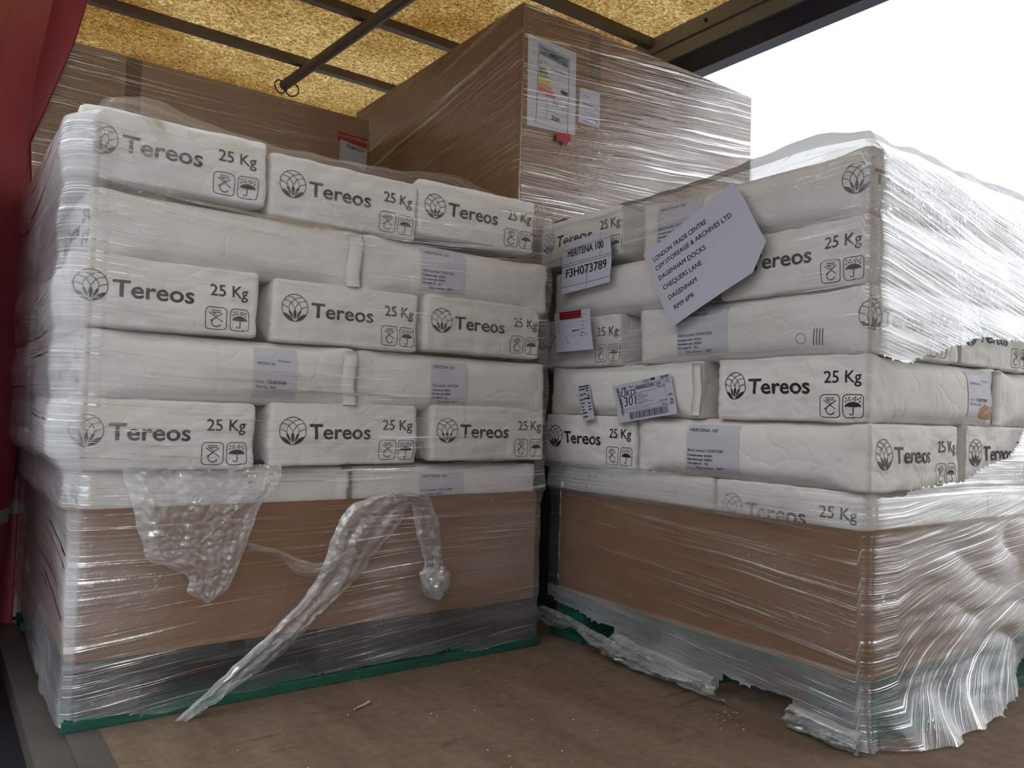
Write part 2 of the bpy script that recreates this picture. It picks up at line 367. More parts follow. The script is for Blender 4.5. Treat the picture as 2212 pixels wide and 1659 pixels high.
# ------------------------------------------------------------------ paper sacks
class Sack:
    def __init__(s, L, W, H, seed, crush=1.0):
        s.L, s.W, s.H, s.seed, s.crush = L, W, H, seed, crush; s.bvh = None
        s.off = Vector((seed * 3.17, seed * 1.71, seed * 2.39))
    def P(s, x, y, z, out=0.0):
        hx, hy, hz = s.L / 2, s.W / 2, s.H / 2
        e = sm(.66, .97, abs(x)); r = .040 + (.007 - .040) * e
        q = max(abs(y), abs(z)); py = pz = 0.0
        if q > 1e-6:
            by, bz = y / q, z / q; py, pz = by * hy, bz * hz
            iy = max(-(hy - r), min(hy - r, py)); iz = max(-(hz - r), min(hz - r, pz))
            dy, dz = py - iy, pz - iz; l = math.hypot(dy, dz)
            if l > r: py, pz = iy + dy / l * r, iz + dz / l * r
            if abs(by) > .999: py += math.copysign(.006 * (1 - bz * bz) * (1 - x ** 4), by)
            k = 1 - .02 * sm(.95, 1, abs(x)); py *= k * q; pz *= k * q
        X = x * hx
        if abs(x) > .999: X += math.copysign(.004 * (1 - y * y) * (1 - z * z), x)
        n = Vector((x ** 7 * 1.0, y ** 7, z ** 7 * .5)) ; n = n / max(1e-6, n.length)
        p = Vector((X, py, pz)); c = p + s.off
        d = .0034 * noise.noise(c * 8) + .0016 * (noise.noise(c * 22)) * (1 + e) 
        rg = abs(noise.noise(Vector((c.x * 30, c.y * 14, c.z * 30)) + Vector((7, 3, 1)))); d -= .0035 * s.crush * e * (1 - rg) ** 4
        if abs(z) > .9 and abs(x) < .95: d *= .4
        return p + n * (d + out)
    def on(s, p, ax, sg, out):
        """drop the point p along a local axis onto the finished sack surface"""
        d = Vector((0, 0, 0)); d[ax] = sg
        if s.bvh:
            h = s.bvh.ray_cast(p + d * .05, -d, .12)[0]
            if h is not None: p = h
        return p + d * out
    def end(s, sgn, du=0.0):
        hx, hy, hz = s.L / 2, s.W / 2, s.H / 2
        def f(u, v):
            u += du; z = max(-.97, min(.97, v / hz))
            if abs(u) <= hy - .004: return s.on(s.P(sgn, sgn * u / hy, z), 0, sgn, .0011)
            y = math.copysign(1, sgn * u)
            return s.on(s.P(sgn * (1 - max(.002, abs(u) - hy) / hx), y, z), 1, y, .0011)
        return f
    def side(s, sgn, out=.0009):
        hx, hz = s.L / 2, s.H / 2
        return lambda u, v: s.on(s.P(-sgn * u / hx, sgn, max(-.93, min(.93, v / hz))), 1, sgn, out)
    def mesh(s):
        bm = bmesh.new(); nx, ny, nz = 56, 40, 20; C = {}
        def V(i, j, k):
            t = (i, j, k)
            if t not in C: C[t] = bm.verts.new(s.P(2 * i / nx - 1, 2 * j / ny - 1, 2 * k / nz - 1))
            return C[t]
        def F(a, b, c, d): bm.faces.new((V(*a), V(*b), V(*c), V(*d)))
        for i in range(nx):
            for j in range(ny):
                F((i, j, nz), (i + 1, j, nz), (i + 1, j + 1, nz), (i, j + 1, nz)); F((i, j + 1, 0), (i + 1, j + 1, 0), (i + 1, j, 0), (i, j, 0))
            for k in range(nz):
                F((i, 0, k), (i + 1, 0, k), (i + 1, 0, k + 1), (i, 0, k + 1)); F((i, ny, k + 1), (i + 1, ny, k + 1), (i + 1, ny, k), (i, ny, k))
        for j in range(ny):
            for k in range(nz):
                F((nx, j, k), (nx, j + 1, k), (nx, j + 1, k + 1), (nx, j, k + 1)); F((0, j, k + 1), (0, j + 1, k + 1), (0, j + 1, k), (0, j, k))
        for f in bm.faces: f.smooth = True
        for e in bm.edges:
            if len(e.link_faces) == 2 and e.calc_face_angle(0) > .9: e.smooth = False
        s.bvh = BVHTree.FromBMesh(bm)
        return bm

def sticker_art(kind, w, h):
    A = Art()
    if kind == 'batch':
        A.text('MERITENA 100', (-.44 * w, .32 * h), (.12 * w, .32 * h), h=.009, shear=.25)
        A.text('Batch number: F3H073789', (-.46 * w, -.08 * h), (.22 * w, -.08 * h), h=.0075, shear=.15)
        A.text('Production date:  03/2019', (-.46 * w, -.17 * h), (.02 * w, -.17 * h), h=.005, bold=.0002)
        A.text('Best before end:  03/2021', (-.46 * w, -.25 * h), (.02 * w, -.25 * h), h=.005, bold=.0002)
        A.text('Net weight: 25     KG', (-.46 * w, -.33 * h), (-.06 * w, -.33 * h), h=.005, bold=.0002)
        A.text('Bag number:  0877', (-.30 * w, -.43 * h), (.22 * w, -.43 * h), h=.007, shear=.15)
    else:
        A.text('Product :', (.05 * w, .22 * h), (.36 * w, .215 * h), h=.005)
        A.text('MERITENA 100', (-.42 * w, .16 * h), (-.02 * w, .15 * h), h=.0055)
        A.text('Batch :', (-.42 * w, -.17 * h), (-.22 * w, -.175 * h), h=.005)
        A.text('F3H073789', (-.17 * w, -.18 * h), (.25 * w, -.19 * h), h=.0075, bold=.0003)
        A.text('Pallet No : 0020', (-.43 * w, -.26 * h), (.02 * w, -.275 * h), h=.0065)
    return A

SACKS = []
def sack(cx, cy, z0, rot, label, group, seed, ends=(), L=.595, W=.388, H=.147, tilt=0, extra=(), crush=1.0, du=0.0):
    s = Sack(L, W, H, seed, crush); bm = s.mesh()
    for sg in ends: PRINT.put(bm, s.end(sg, du), .006)
    o = from_bm('paper_sack', bm, [M['paper'], M['ink']])
    for f in o.data.polygons:
        if f.material_index == 1: f.use_smooth = False
    o.location = (cx, cy, z0 + H / 2); o.rotation_euler = (math.radians(tilt), 0, math.radians(rot))
    tag(o, label, 'bag', group)
    for ex in extra:
        if ex[0] == 'sticker':
            _, sg, u, v, w, h, kind = ex; b = bmesh.new(); fn = s.side(sg, .0012)
            nu, nv = 18, 22; g = [[b.verts.new(fn(u - w / 2 + w * i / nu, v - h / 2 + h * j / nv)) for j in range(nv + 1)] for i in range(nu + 1)]
            for i in range(nu):
                for j in range(nv): b.faces.new((g[i][j], g[i + 1][j], g[i + 1][j + 1], g[i][j + 1])).smooth = True
            fa = s.side(sg, .0024); sticker_art(kind, w, h).put(b, lambda a, c: fa(u + a, v + c))
            st = from_bm('sticker', b, [M['label_paper'], M['ink']], o); st['label'] = 'white printed batch sticker'
        elif ex[0] == 'flap':
            _, sg, u = ex; b = bmesh.new(); fn = s.side(sg, 0); nv = 10; rows = []
            for j in range(nv + 1):
                v = -.066 + .132 * j / nv; c = .0025 * math.sin(j * .6 + seed)
                base = fn(u, v); row = []
                for (du, out) in ((-.016, .0035), (-.004, .009), (.008, .013), (.017, .010), (.017, .008), (.006, .010), (-.006, .006), (-.016, .0015)):
                    row.append(b.verts.new(fn(max(-s.L / 2, min(s.L / 2, u + c)), v) + Vector((-sg * du, sg * (out + .0008 * math.sin(j * 1.1)), 0))))
                rows.append(row)
            for j in range(nv):
                for i in range(8):
                    k = (i + 1) % 8; b.faces.new((rows[j][i], rows[j][k], rows[j + 1][k], rows[j + 1][i]))
            b.faces.new(rows[0]); b.faces.new(rows[nv][::-1])
            for f in b.faces: f.smooth = True
            fl = from_bm('end_flap', b, M['fold_paper'], o); fl['label'] = 'folded paper end flap'
        elif ex[0] == 'text':
            _, sg, u, v, art = ex; b = bmesh.new(); fa = s.side(sg, .0012); art.put(b, lambda a, c: fa(u + a, v + c))
            m2 = bpy.data.meshes.new('p'); b.to_mesh(m2); b.free()
            bm2 = bmesh.new(); bm2.from_mesh(o.data); nf = len(bm2.faces); bm2.from_mesh(m2)
            bm2.faces.ensure_lookup_table(); bm2.to_mesh(o.data); bm2.free(); bpy.data.meshes.remove(m2)
        elif ex[0] == 'tear':
            _, sg, u, v = ex; b = bmesh.new(); fn = s.side(sg, .0013)
            pts = [(-.045, -.012), (-.02, -.020), (.03, -.018), (.05, -.004), (.045, .016), (.01, .012), (-.012, .018), (-.04, .006)]
            A = Art(); A.poly(pts, 0); A.put(b, lambda a, c: fn(u + a, v + c)); t = from_bm('torn_patch', b, M['kraft_inner'], o); t['label'] = 'torn brown inner paper'
    SACKS.append(o); return o

ZL = [.372, .517, .662, .807, .952, 1.097]
LN = ['bottom', 'fifth', 'fourth', 'third', 'second', 'top']
rnd = random.Random(4)
G1 = 'paper sacks stacked on the left pallet'; G2 = 'paper sacks stacked on the right pallet'
for k in range(6):
    z = ZL[k]; nm = LN[k]; j = lambda a: rnd.uniform(-a, a)
    lay = f'in {nm} layer, left pallet'
    if k % 2:   # three ends to the front
        xs = {5: (.158, .562, .950), 3: (.152, .578, .980), 1: (.158, .583, 1.010)}[k]
        zs = {5: (.018, .002, .022), 3: (.006, .004, .012), 1: (.0, .006, .012)}[k]
        for i, w in enumerate(('leftmost', 'middle', 'rightmost')):
            sack(xs[i] + (.012 if i == 0 else 0), .298 + j(.003), z + zs[i], -90 + j(.4), f'white printed sack end, {w} {lay}', G1, 10 * k + i, ends=(1,), W=.384 if i == 0 else .388 if i == 1 else .38, tilt=j(.4), H=.150, du=-.012 if i == 0 else 0)
        sack(.306, .800, z, 0, f'white sack behind the leftmost one {lay}', G1, 10 * k + 5)
    else:
        exl = [('flap', -1, .283)]; exr = []
        if k == 2: exl.append(('sticker', -1, .098, .0, .102, .128, 'pallet'))
        sx = {0: (-.033, .012), 2: (-.032, .0), 4: (-.064, .008)}[k]
        exr.append(('sticker', -1, sx[0], sx[1], .14 if k != 2 else .115, .122 if k else .09, 'batch'))
        ins = .020 if k == 0 else 0
        sack(.300, .196 + ins, z, j(.5), f'white sack lying sideways, left one of the pair {lay}', G1, 10 * k + 1, ends=(-1, 1) if k == 2 else (-1,), extra=exl, L=.592 - ins)
        sack(.902, .198 + ins, z, j(.5), f'white sack lying sideways, right one of the pair {lay}', G1, 10 * k + 2, extra=exr, L=.592 - ins, ends=(-1,) if k == 2 else ())
        sack(.196 + ins, .700, z, 90, f'white sack at the left edge behind the sideways pair {lay}', G1, 10 * k + 5)
X0, Y0 = 1.307, -.921
for k in range(6):
    z = ZL[k]; nm = LN[k]; j = lambda a: rnd.uniform(-a, a)
    lay = f'in {nm} layer, right pallet'
    if k % 2:
        yr = {5: -.19, 3: -.11, 1: -.07}[k]    # sticker position along the long side
        exs = [('sticker', -1, yr, .0, .16, .125, 'batch')]
        if k == 3:
            A = Art(); A.stroke([(.012 * math.cos(a), .012 * math.sin(a)) for a in [i * .4 for i in range(16)]], .001, True)
            for q in range(4): A.stroke([(.030 + q * .007, -.018), (.034 + q * .007, .020)], .002)
            exs.append(('text', -1, .17, -.035, A))
        sh = {5: -.085, 3: -.045, 1: .0}[k]
        sack(X0 + .200, Y0 + .330, z, -90 + j(.5), f'white corner sack nearest the camera {lay}', G2, 70 + 10 * k, ends=(1,), extra=exs, crush=1.1, du=sh, L=.655, W=.396)
        sack(X0 + .632 + sh * .4, Y0 + .332, z + .002, -90 + j(1), f'white printed sack end right of the corner sack {lay}', G2, 71 + 10 * k, ends=(1,), L=.65)
        sack(X0 + 1.03, Y0 + .332, z, -90 + j(1), f'white sack third from the corner {lay}', G2, 72 + 10 * k, ends=(1,), L=.65)
        yc, wd = {5: (.000, .368), 3: (.000, .368), 1: (-.060, .385)}[k]
        sack(X0 + .297, yc, z + (.022 if k == 5 else 0), j(.5), f'white printed sack end beside the left pallet {lay}', G2, 73 + 10 * k, ends=(-1,), L=.59, W=wd)
    else:
        ins = .020 if k == 0 else 0
        ex = []
        if k == 2: ex = [('sticker', -1, .20, .01, .13, .118, 'pallet'), ('tear', -1, .235, -.035), ('flap', -1, .283)]
        o = sack(X0 + .299 + ins, Y0 + .197 + ins, z, j(.5), f'white printed corner sack with its side turned right {lay}', G2, 70 + 10 * k, ends=(-1,), extra=ex, crush=1.1, L=.594)
        sack(X0 + .905, Y0 + .199 + ins, z, j(.5), f'white sideways sack right of the corner sack {lay}', G2, 71 + 10 * k, L=.594)
        ex = [('flap', 1, .283)] if k == 2 else []
        sack(X0 + .196 + ins, Y0 + (.735 if k else .70), z, 90 + j(.4), f'white sideways sack beside the left pallet {lay}', G2, 73 + 10 * k, L=.59 - ins, extra=ex)

# ------------------------------------------------------------------ cardboard sleeves and pallets
def sleeve(x0, x1, y0, y1, z0, z1, zs, label):
    c = .020; bm = bmesh.new()
    def oct_(i, z): 
        a = x0 + i; b = x1 - i; p = y0 + i; q = y1 - i; cc = c - i * .4
        return [bm.verts.new(v + (z,)) for v in ((a + cc, p), (b - cc, p), (b, p + cc), (b, q - cc), (b - cc, q), (a + cc, q), (a, q - cc), (a, p + cc))]
    rings = [oct_(0, z0), oct_(0, z1), oct_(.006, z1), oct_(.006, zs)]
    for r, s in zip(rings, rings[1:]):
        for i in range(8): bm.faces.new((r[i], r[(i + 1) % 8], s[(i + 1) % 8], s[i]))
    bm.faces.new(rings[0][::-1]); bm.faces.new(rings[-1])
    o = from_bm('cardboard_box', bm, M['kraft']); tag(o, label, 'box'); return o
sleeve(.006, 1.196, .006, .994, .136, .440, .371, 'wide brown cardboard tray under the sacks on the left pallet')
sleeve(X0 + .006, X0 + 1.196, Y0 + .006, Y0 + .994, .136, .440, .371, 'wide brown cardboard tray under the sacks on the right pallet')

def pallet(ox, oy, label):
    t = empty('pallet', (ox, oy, 0), label=label, cat='pallet', group='green wooden pallets')
    def pb(name, x0, x1, y0, y1, z0, z1, m='green'):
        return box(name, x0, x1, y0, y1, z0, z1, M[m], t, .003)
    for y in (0, .43, .86): pb('bottom_board', 0, 1.2, y, y + .14, 0, .024)
    for y in (.008, .438, .868):
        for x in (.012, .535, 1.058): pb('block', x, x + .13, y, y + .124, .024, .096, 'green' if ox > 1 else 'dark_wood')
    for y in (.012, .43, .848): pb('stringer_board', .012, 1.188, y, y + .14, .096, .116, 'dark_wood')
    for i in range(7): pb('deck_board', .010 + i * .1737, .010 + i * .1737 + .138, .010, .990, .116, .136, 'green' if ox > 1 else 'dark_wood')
    return t
pallet(0, 0, 'green wooden pallet under the left stack, wrapped tight in film')
pallet(X0, Y0, 'green wooden pallet under the right stack with torn film')

# ------------------------------------------------------------------ stretch film
def ring_path(x0, x1, y0, y1, r, fine=.010, coarse=.03):
    """closed path starting at the back left corner and running over the left, front, right and back faces"""
    P = []
    def seg(a, b, n, st):
        L = math.hypot(b[0] - a[0], b[1] - a[1]); m = max(2, int(L / st))
        for i in range(m): P.append((a[0] + (b[0] - a[0]) * i / m, a[1] + (b[1] - a[1]) * i / m, n[0], n[1]))
    def arc(cx, cy, a0):
        for i in range(6):
            a = math.radians(a0 + 90 * i / 6); P.append((cx + r * math.cos(a), cy + r * math.sin(a), math.cos(a), math.sin(a)))
    seg((x0, y1 - r), (x0, y0 + r), (-1, 0), fine); arc(x0 + r, y0 + r, 180)
    seg((x0 + r, y0), (x1 - r, y0), (0, -1), fine); arc(x1 - r, y0 + r, 270)
    seg((x1, y0 + r), (x1, y1 - r), (1, 0), coarse); arc(x1 - r, y1 - r, 0)
    seg((x1 - r, y1), (x0 + r, y1), (0, 1), coarse); arc(x0 + r, y1 - r, 90)
    u = [0.0]
    for a, b in zip(P, P[1:]): u.append(u[-1] + math.hypot(b[0] - a[0], b[1] - a[1]))
    return P, u
def film_shell(name, rect, r, levels, off, label, mat, cut=None, slant=None, layers=None, cap=None, seed=0, wr=1.0, zdisp=None, capmat=None):
    P, U = ring_path(*rect, r); n = len(P); bm = bmesh.new(); uvl = bm.loops.layers.uv.new('UVMap'); lay = bm.verts.layers.float_color.new('layers')
    cx, cy = (rect[0] + rect[1]) / 2, (rect[2] + rect[3]) / 2; hw, hd = (rect[1] - rect[0]) / 2, (rect[3] - rect[2]) / 2
    rows = []; info = {}
    def mk(co, u, z, L):
        v = bm.verts.new(co); v[lay] = (L, L, L, 1); info[v] = (u, z); return v
    for z in levels:
        row = []
        for (x, y, nx, ny), u in zip(P, U):
            w = .0026 * noise.noise(Vector((u * 2.6, z * 38, seed))) + .0012 * noise.noise(Vector((u * 9, z * 95, seed + 5))) + .003 * noise.noise(Vector((u * 5, z * 6, seed + 9)))
            o = off(x, y, z, nx, ny) + w * wr; zz = z + (zdisp(x, y, z, nx, ny) if zdisp else 0)
            row.append(mk(Vector((x + nx * o, y + ny * o, zz)), u, z + (slant(x, y, z, nx, ny) if slant else 0), layers(x, y, z, nx, ny) if layers else 1.0))
        rows.append(row)
    nside = len(rows)
    if cap:
        for d, fz in cap:
            row = []
            for (x, y, nx, ny), u in zip(P, U):
                px = cx + (x - cx) * (hw - d) / hw; py = cy + (y - cy) * (hd - d) / hd
                row.append(mk(Vector((px, py, fz(x, y, u))), u, levels[-1] + d, .8))
            rows.append(row)
    G = None
    if cut:
        G = [[cut(x, y, z, nx, ny) for (x, y, nx, ny) in P] for z in levels]
        for i in range(n):
            for j in range(nside):
                if G[j][i] <= 0: continue
                for q in (j - 1, j + 1):
                    if 0 <= q < nside and G[q][i] <= 0:
                        g0, g1 = G[q][i], min(G[j][i], .03); t = min(1, max(.02, -g0 / max(1e-6, g1 - g0)))
                        va, vb = rows[q][i], rows[j][i]; vb.co = va.co.lerp(vb.co, t); ua, ub = info[va], info[vb]; info[vb] = (ub[0], ua[1] + (ub[1] - ua[1]) * t); break
    for j in range(len(rows) - 1):
        for i in range(n):
            k = (i + 1) % n
            if cut and j < nside - 1 and min(G[j][i], G[j][k], G[j + 1][i], G[j + 1][k]) > 0: continue
            f = bm.faces.new((rows[j][i], rows[j][k], rows[j + 1][k], rows[j + 1][i])); f.smooth = True
            if capmat and j >= nside: f.material_index = 1
            for lp in f.loops:
                u, z = info[lp.vert]
                if k == 0 and u < .5: u += U[-1] + .02
                lp[uvl].uv = (u, z)
    if cap: 
        try: bm.faces.new(rows[-1])
        except ValueError: pass
    loose = [v for v in bm.verts if not v.link_faces]; bmesh.ops.delete(bm, geom=loose, context='VERTS')
    o = from_bm(name, bm, [mat, capmat] if capmat else mat); tag(o, label, 'plastic wrap'); return o
def row_off(z, hi=.020, lo=.011):
    if z < .44: return .0055 if z < .40 else .0055 + (z - .40) / .04 * .006
    t = ((z - ZL[1]) / .145) % 1.0
    return lo + (hi - lo) * math.sin(math.pi * t) ** .7
lv = [.004 + i * .0058 for i in range(int(1.225 / .0058))] + [1.232]
# left load
def offL(x, y, z, nx, ny):
    o = row_off(z)
    if nx < 0 and z > .50: o += -nx * .034 * sm(.50, .56, z)
    if nx < -.7: o += .006 * sm(.2, .9, y) * (1 if z > .44 else .3)
    if z < .13: o += .004 * (1 - z / .13) + (.014 * sm(.5, 1, y) * (1 - z / .13) if nx < -.7 else 0)
    return o
RIDGE_L = [(0, .060), (.06, .075), (.11, .070), (.20, .050), (.37, .034), (.5, .036), (.75, .045), (.86, .065), (.93, .068), (1.02, .045), (1.12, .020), (1.2, .012)]
def capz(base, tab, face):
    def mk(s, drop=0.0):
        def f(x, y, u):
            t = lerp_tab(tab, x) if face == 'x' else 0
            return base + t * s - drop + .006 * noise.noise(Vector((x * 14, y * 14, 3.3 + s))) * s
        return f
    return mk
cl = capz(1.243, RIDGE_L, 'x')
def cutL(x, y, z, nx, ny):
    zb = .012 + .012 * noise.noise(Vector((x * 9 + 3, y * 9, 1.2)))
    if ny < -.7: zb = lerp_tab([(0, .030), (.2, .012), (.45, .030), (.9, .035), (1.0, .02), (1.2, .03)], x) + .008 * noise.noise(Vector((x * 14, 2, 0)))
    if nx < -.7 and y > .3: zb = .03 + .07 * sm(.4, .9, y) + .02 * noise.noise(Vector((y * 12, 0, 0)))
    return zb - z
def slantL(x, y, z, nx, ny):
    if ny < -.5 and z < .44: return -.10 * (x - .6) * sm(.44, .1, z)
    if nx < -.5: return .35 * math.sin(y * 3.0) * (z - .7) * .4
    return .02 * math.sin(x * 3)
def wrap_sheenL(x, y, z, nx, ny):  # extra wrap plus painted reflection and haze strength
    L = .9
    if ny < -.5:
        L += 1.5 * sm(.24, .08, x) * (.75 + .25 * sm(.44, .40, z))  # painted reflection of the bright rear opening
        if z < .44: L += 1.2 * sm(.60, .70, x)  # painted reflection of the open right side
        if .44 < z < .52: L += .7
    if nx < -.5: L += 4.5  # painted pale haze over the red curtain reflection
    return L
wrapL = film_shell('stretch_wrap', (0, 1.2, 0, 1.0), .03, lv, offL, 'clear stretch film wound around the left pallet load', M['film_l'], cut=cutL, slant=slantL, layers=wrap_sheenL,
    cap=[(.008, cl(.35)), (.022, cl(.8)), (.045, cl(1.0)), (.08, cl(.8)), (.16, cl(.35)), (.30, cl(.12)), (.45, cl(.08))], seed=1)

# right load
def offR(x, y, z, nx, ny):
    o = row_off(z)
    if ny > .3: return .004 if z > .5 else .004 - .105 * sm(.50, .46, z)
    if ny < -.5:
        o += .010 * sm(1.4, 2.0, x) * abs(noise.noise(Vector((x * 4, z * 9, 2.0)))) * 3 * (1 if z < .45 else .3)
        if z < .15: o += .09 * (1 - z / .15) ** 2 * sm(1.30, 1.42, x) * sm(2.1, 1.8, x) * (.8 + .5 * noise.noise(Vector((x * 9, 0, 5))))
    if nx < -.5 and z < .13: o += .03 * (1 - z / .13) ** 2 * (.5 + noise.noise(Vector((y * 11, z * 10, 7))))
    return max(o, .004)
def zdR(x, y, z, nx, ny): return 0
def cutR(x, y, z, nx, ny):
    nz = .010 * noise.noise(Vector((x * 11, y * 11, 4.4))) + .004 * noise.noise(Vector((x * 45, y * 45, 2.4))); g = -1.0
    if z < .505 and y > .085 and x < X0 + .02: return .05
    if nx < -.5 or (nx < 0 and ny < 0):
        zl = lerp_tab([(-.92, .508), (-.5, .520), (-.2, .530), (.19, .56)], y); zh = lerp_tab([(-.92, .805), (-.5, .800), (.0, .80), (.19, .77)], y)
        if y < .17: g = max(g, min(z - zl - nz, zh + nz - z))
        zb = lerp_tab([(-.92, .004), (-.79, .012), (-.765, .055), (-.57, .062), (-.545, .018), (-.30, .005), (-.235, .02), (-.20, .072), (.0, .10), (.08, .11)], y)
        g = max(g, zb + nz * 1.2 - z)
        if -.21 < y < -.03: g = max(g, min(z - .055, .085 - z))
    elif ny < -.5:
        zl = lerp_tab([(1.30, .508), (1.74, .545), (1.95, .60), (2.08, .69), (2.3, .80)], x); zh = lerp_tab([(1.30, .805), (1.45, .80), (1.70, .865), (2.0, .885), (2.15, .83), (2.3, .80)], x)
        g = max(g, min(z - zl - nz, zh + nz - z))
        zb = lerp_tab([(1.30, .006), (1.80, .006), (1.92, .035), (2.1, .10), (2.5, .11)], x)
        g = max(g, zb + nz - z)
    return g
def slantR(x, y, z, nx, ny):
    if ny < -.5 and z < .5:
        d = max(0, x - 1.42); k = .10 + .85 * sm(.42, .02, z); return -k * d * (1 + .5 * d)
    if ny < -.5 and z > .8: return .16 * (x - 1.3)
    if nx < -.5 and z < .44: return -.10 * (y + .4) * (1 - z)
    if nx < -.5 and z > .8: return .05 * (y + .4)
    return 0
def wrap_sheenR(x, y, z, nx, ny):
    L = .8
    if ny < -.5: L = 2.1 if z > .5 else 1.5  # painted sky reflection on the front face
    if nx < -.5 and .435 < z < .53: L = 1.8 + 2.4 * sm(-.78, -.68, y)
    if nx < -.5 and z < .15: L = 4.0
    return L
RX = [(1.3, .055), (1.4, .035), (1.53, .060), (1.7, .045), (1.85, .050), (2.05, .062), (2.5, .05)]
RY = [(-.92, .055), (-.87, .060), (-.80, .072), (-.7, .066), (-.6, .058), (-.56, .048), (-.45, .042), (-.2, .034), (.19, .028)]
def cr(s):
    def f(x, y, u):
        t = lerp_tab(RY, y) if x < X0 + .02 else lerp_tab(RX, x)
        return 1.243 + t * s + .010 * noise.noise(Vector((x * 12, y * 12, 1.1 + s))) * s
    return f
wrapR = film_shell('stretch_wrap', (X0, X0 + 1.2, Y0, .189), .03, lv, offR, 'clear stretch film around the right pallet load, torn open at its corner', M['film_r'], cut=cutR, slant=slantR, layers=wrap_sheenR,
    cap=[(.008, cr(.35)), (.022, cr(.8)), (.045, cr(1.0)), (.08, cr(.75)), (.16, cr(.3)), (.30, cr(.12)), (.45, cr(.08))], seed=4, wr=1.1, capmat=M['film_top'])

def ribbon(name, A, B, ybase, parent, label, nw=20, amp=.012, mat='film_tail', axis='y', seed=0, n=14):
    """crumpled strip of film between two edge lines given in the plane of the load's face"""
    a = bez(A, n); b = bez(B, n); m = min(len(a), len(b)); bm = bmesh.new(); uvl = bm.loops.layers.uv.new('UVMap'); lay = bm.verts.layers.float_color.new('layers'); rows = []; D = {}
    ul = 0
    for i in range(m):
        pa, pb = a[i * (len(a) - 1) // (m - 1)], b[i * (len(b) - 1) // (m - 1)]
        if i: ul += math.hypot(pa[0] - prev[0], pa[1] - prev[1])
        prev = pa; row = []
        for j in range(nw + 1):
            t = j / nw; x = pa[0] + (pb[0] - pa[0]) * t; z = pa[1] + (pb[1] - pa[1]) * t
            fold = amp * (abs(math.sin(t * math.pi * 3 + .4 * math.sin(ul * 9 + seed))) * .6 + .5 * noise.noise(Vector((ul * 14, t * 5, seed))) + .55 * abs(noise.noise(Vector((x * 45, z * 45, seed + 2)))) + .4 * noise.noise(Vector((x * 120, z * 120, seed + 4))))
            d = ybase - .006 - max(0, fold + amp * .5) * (.5 + math.sin(math.pi * t))
            x += .004 * noise.noise(Vector((x * 30, z * 30, seed + 7))); z += .004 * noise.noise(Vector((x * 30, z * 30, seed + 17)))
            v = bm.verts.new((x, d, z) if axis == 'y' else (d, x, z)); v[lay] = (.9 + .9 * (1 if t < .12 or t > .88 else 0),) * 3 + (1,); D[v] = (ul, t * .1); row.append(v)
        rows.append(row)
    for i in range(m - 1):
        for j in range(nw):
            f = bm.faces.new((rows[i][j], rows[i][j + 1], rows[i + 1][j + 1], rows[i + 1][j])); f.smooth = True
            for lp in f.loops: lp[uvl].uv = D[lp.vert]
    o = from_bm(name, bm, M[mat], parent); o['label'] = label; return o
pL = [(.0793, .5226), (.1022, .4517), (.1231, .3753), (.138, .3365), (.2122, .3011), (.2187, .2617), (.2528, .2384)]
pR = [(.4083, .5328), (.4036, .491), (.3638, .4354), (.3503, .39), (.323, .3159), (.3003, .2629), (.2576, .2369)]
ribbon('film_pouch', pL, pR, -.024, wrapL, 'sagging pouch of loose crinkled film', 60, .012, seed=1)
ribbon('film_tail', [(.2028, -.0), (.3178, .091), (.4173, .1729), (.5014, .2632), (.5429, .3676), (.5759, .426), (.6358, .4481), (.6985, .4584)],
       [(.245, .004), (.398, .084), (.503, .168), (.612, .258), (.6476, .3105), (.6962, .3579), (.7292, .4077), (.7455, .4266)], -.026, wrapL, 'long loose film tail running down to the deck', 22, .014, seed=2)
ribbon('film_tail', [(.6857, .4576), (.7456, .4243), (.7617, .3538), (.7874, .282), (.7769, .2421), (.8229, .1789)],
       [(.7049, .4604), (.7848, .4485), (.8257, .3853), (.8393, .2895), (.8604, .2163), (.8271, .1761)], -.026, wrapL, 'short hanging film tail with a knotted end', 14, .020, seed=3)
ribbon('film_tail', [(.3414, .358), (.4102, .3375), (.4657, .3111), (.5227, .2988), (.5918, .3314)], [(.3422, .3396), (.4109, .3208), (.456, .2803), (.5124, .2707), (.605, .3028)], -.024, wrapL, 'thin strand of film between the pouch and the tail', 8, .010, seed=5)
bk = bmesh.new(); bmesh.ops.create_icosphere(bk, subdivisions=4, radius=1); uvk = bk.loops.layers.uv.new('UVMap'); lk = bk.verts.layers.float_color.new('layers')
for v in bk.verts:
    c = v.co.copy(); v.co = Vector((.820 + c.x * .040, -.048 + c.y * .026, .226 + c.z * .044)) * 1.0 + c * .010 * noise.noise(c * 3.1) + c * .005 * noise.noise(c * 9); v[lk] = (1.3, 1.3, 1.3, 1)
for f in bk.faces:
    f.smooth = True
    for lp in f.loops: lp[uvk].uv = (lp.vert.co.x, lp.vert.co.z)
o = from_bm('film_knot', bk, M['film_tail'], wrapL); o['label'] = 'knotted lump of crumpled film'
# torn film hanging round the right pallet's feet
ribbon('film_tatter', [(.10, .085), (.03, .080), (-.06, .072), (-.16, .058), (-.25, .05)], [(.10, .050), (.02, .030), (-.06, .050), (-.15, .020), (-.26, .012)], X0 - .005, wrapR, 'torn film hanging at the far foot', 10, .022, axis='x', seed=8)
ribbon('film_tatter', [(-.22, .075), (-.32, .07), (-.45, .06), (-.56, .055)], [(-.20, .012), (-.32, .004), (-.45, .006), (-.62, .004)], X0 - .012, wrapR, 'torn film bunched at the middle foot', 14, .026, axis='x', seed=9)
ribbon('film_tatter', [(-.765, .055), (-.83, .05), (-.925, .045)], [(-.76, .002), (-.84, .002), (-.935, .002)], X0 - .008, wrapR, 'torn film lapping the corner foot', 10, .022, axis='x', seed=11)

